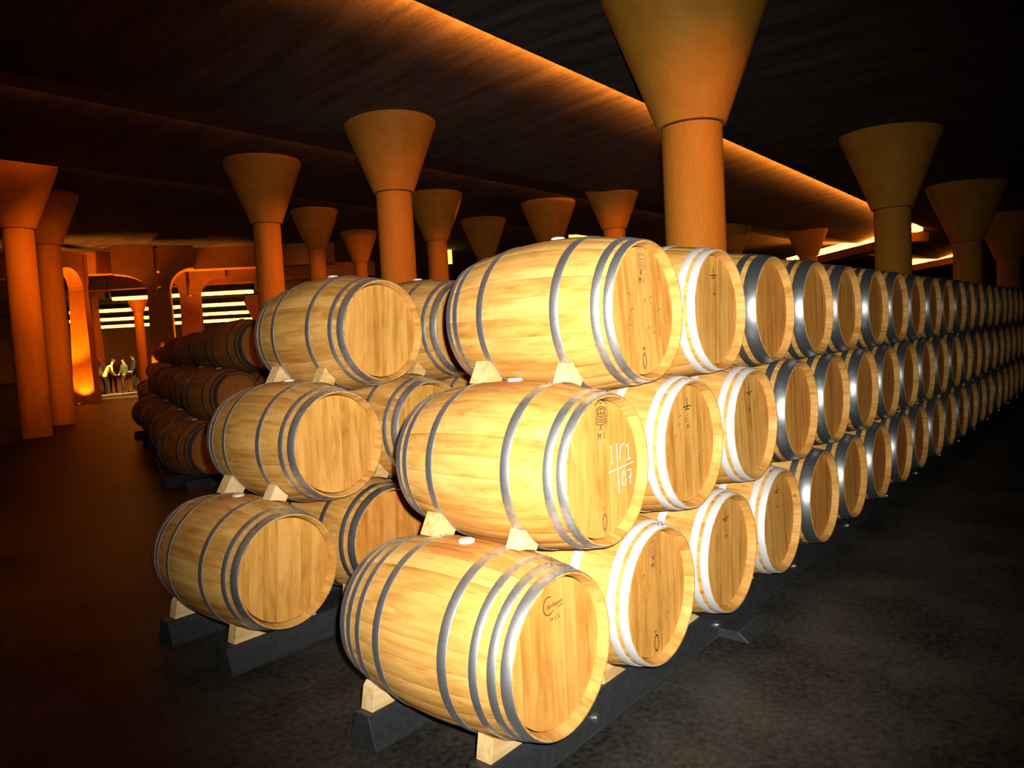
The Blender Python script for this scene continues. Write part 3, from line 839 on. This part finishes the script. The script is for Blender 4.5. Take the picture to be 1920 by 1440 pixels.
def person(a, b, facing, height, top, bottom, hair, label, lean=0.0, top_skin=False):
    """standing figure: skinned skeleton, one continuous body; facing = heading in hall axes"""
    s_ = height / 1.75
    J = {'pelvis': (0, 0, .95), 'waist': (0, lean * .10, 1.10), 'chest': (0, lean * .28, 1.32), 'neck': (0, lean * .42, 1.49), 'head0': (0, lean * .47 + .01, 1.57), 'head1': (0, lean * .5 + .02, 1.66), 'head2': (0, lean * .5 + .015, 1.73)}
    rad = {'pelvis': (.16, .125), 'waist': (.145, .11), 'chest': (.175, .12), 'neck': (.055, .055), 'head0': (.072, .085), 'head1': (.083, .10), 'head2': (.055, .065)}
    E_ = [('pelvis', 'waist'), ('waist', 'chest'), ('chest', 'neck'), ('neck', 'head0'), ('head0', 'head1'), ('head1', 'head2')]
    for sd, nm in ((-1, 'l'), (1, 'r')):
        J.update({nm + 'sh': (sd * .19, lean * .34, 1.41), nm + 'el': (sd * .24, lean * .34 + .02, 1.13), nm + 'wr': (sd * .20, lean * .30 + .17, .95), nm + 'ha': (sd * .17, lean * .30 + .24, .93),
                  nm + 'hip': (sd * .09, 0, .88), nm + 'kn': (sd * .11, .03, .48), nm + 'an': (sd * .12, -.01, .09), nm + 'to': (sd * .13, .15, .04)})
        rad.update({nm + 'sh': (.065, .065), nm + 'el': (.048, .048), nm + 'wr': (.034, .034), nm + 'ha': (.040, .022),
                    nm + 'hip': (.095, .10), nm + 'kn': (.062, .062), nm + 'an': (.043, .045), nm + 'to': (.045, .032)})
        E_ += [('chest', nm + 'sh'), (nm + 'sh', nm + 'el'), (nm + 'el', nm + 'wr'), (nm + 'wr', nm + 'ha'), ('pelvis', nm + 'hip'), (nm + 'hip', nm + 'kn'), (nm + 'kn', nm + 'an'), (nm + 'an', nm + 'to')]
    ks = list(J)
    me = bpy.data.meshes.new('person_skeleton')
    me.from_pydata([tuple(c * s_ for c in J[k]) for k in ks], [(ks.index(p), ks.index(q)) for p, q in E_], [])
    o = bpy.data.objects.new('person_skeleton', me); C.objects.link(o)
    sk = o.modifiers.new('skin', 'SKIN'); sk.use_smooth_shade = True
    for k, sv in zip(ks, me.skin_vertices[0].data):
        sv.radius = tuple(r_ * s_ for r_ in rad[k]); sv.use_root = (k == 'pelvis')
    sb = o.modifiers.new('sub', 'SUBSURF'); sb.levels = 1; sb.render_levels = 1
    dg = bpy.context.evaluated_depsgraph_get()
    body = bpy.data.meshes.new_from_object(o.evaluated_get(dg)); body.name = 'person'
    bpy.data.objects.remove(o)
    body.materials.clear()
    for mm in (M['skin'], top, bottom, hair, M['hair_dark']): body.materials.append(mm)
    for p in body.polygons:
        c = p.center / s_
        hy = lean * .5 + .02
        if c.z > 1.62 and (c.y < hy + .03 or c.z > 1.70): i_ = 3
        elif c.z > 1.50: i_ = 0
        elif c.z < .10: i_ = 4
        elif abs(c.x) > .13 and c.z < 1.0 and c.y > lean * .30 + .13: i_ = 0
        elif c.z < .93: i_ = 2
        else: i_ = 1
        p.material_index = i_; p.use_smooth = True
    x, y = H(a, b)
    q = link('person', body, None, (x, y, 0), (0, 0, -YAW + facing))
    tag(q, label, 'person', 'visitors in the far hall')
    return q
cl = {k: plain('cloth_' + k, c, .85) for k, c in dict(plum=(.20, .09, .10), yellow=(.85, .62, .18), black=(.012, .012, .014), navy=(.02, .025, .04), green=(.05, .08, .03), brown=(.10, .05, .03), white=(.75, .70, .62)).items()}
person(-19.05, 34.4, .3, 1.72, cl['plum'], cl['black'], M['hair'], 'white haired person in a plum top standing beside the lit pillar')
person(-18.3, 33.4, -.9, 1.62, cl['yellow'], cl['black'], M['hair_dark'], 'person in a bright yellow shirt leaning forward among the visitors', .9)
person(-19.0, 35.4, .1, 1.70, cl['brown'], cl['black'], M['hair'], 'person in brown half hidden behind the yellow shirt')
person(-18.35, 35.2, -.2, 1.62, cl['navy'], cl['black'], M['hair_dark'], 'shorter dark clad person behind the yellow shirt')
person(-17.9, 34.4, 2.7, 1.60, cl['green'], cl['brown'], M['hair_dark'], 'person in a dark green top next to the tallest visitor')
person(-17.6, 34.7, 2.3, 1.80, cl['black'], cl['black'], M['hair_dark'], 'tall dark clad visitor standing apart at the end of the group')
person(-20.7, 34.8, -.4, 1.66, cl['black'], cl['navy'], M['hair'], 'white haired visitor seen between two pillars')
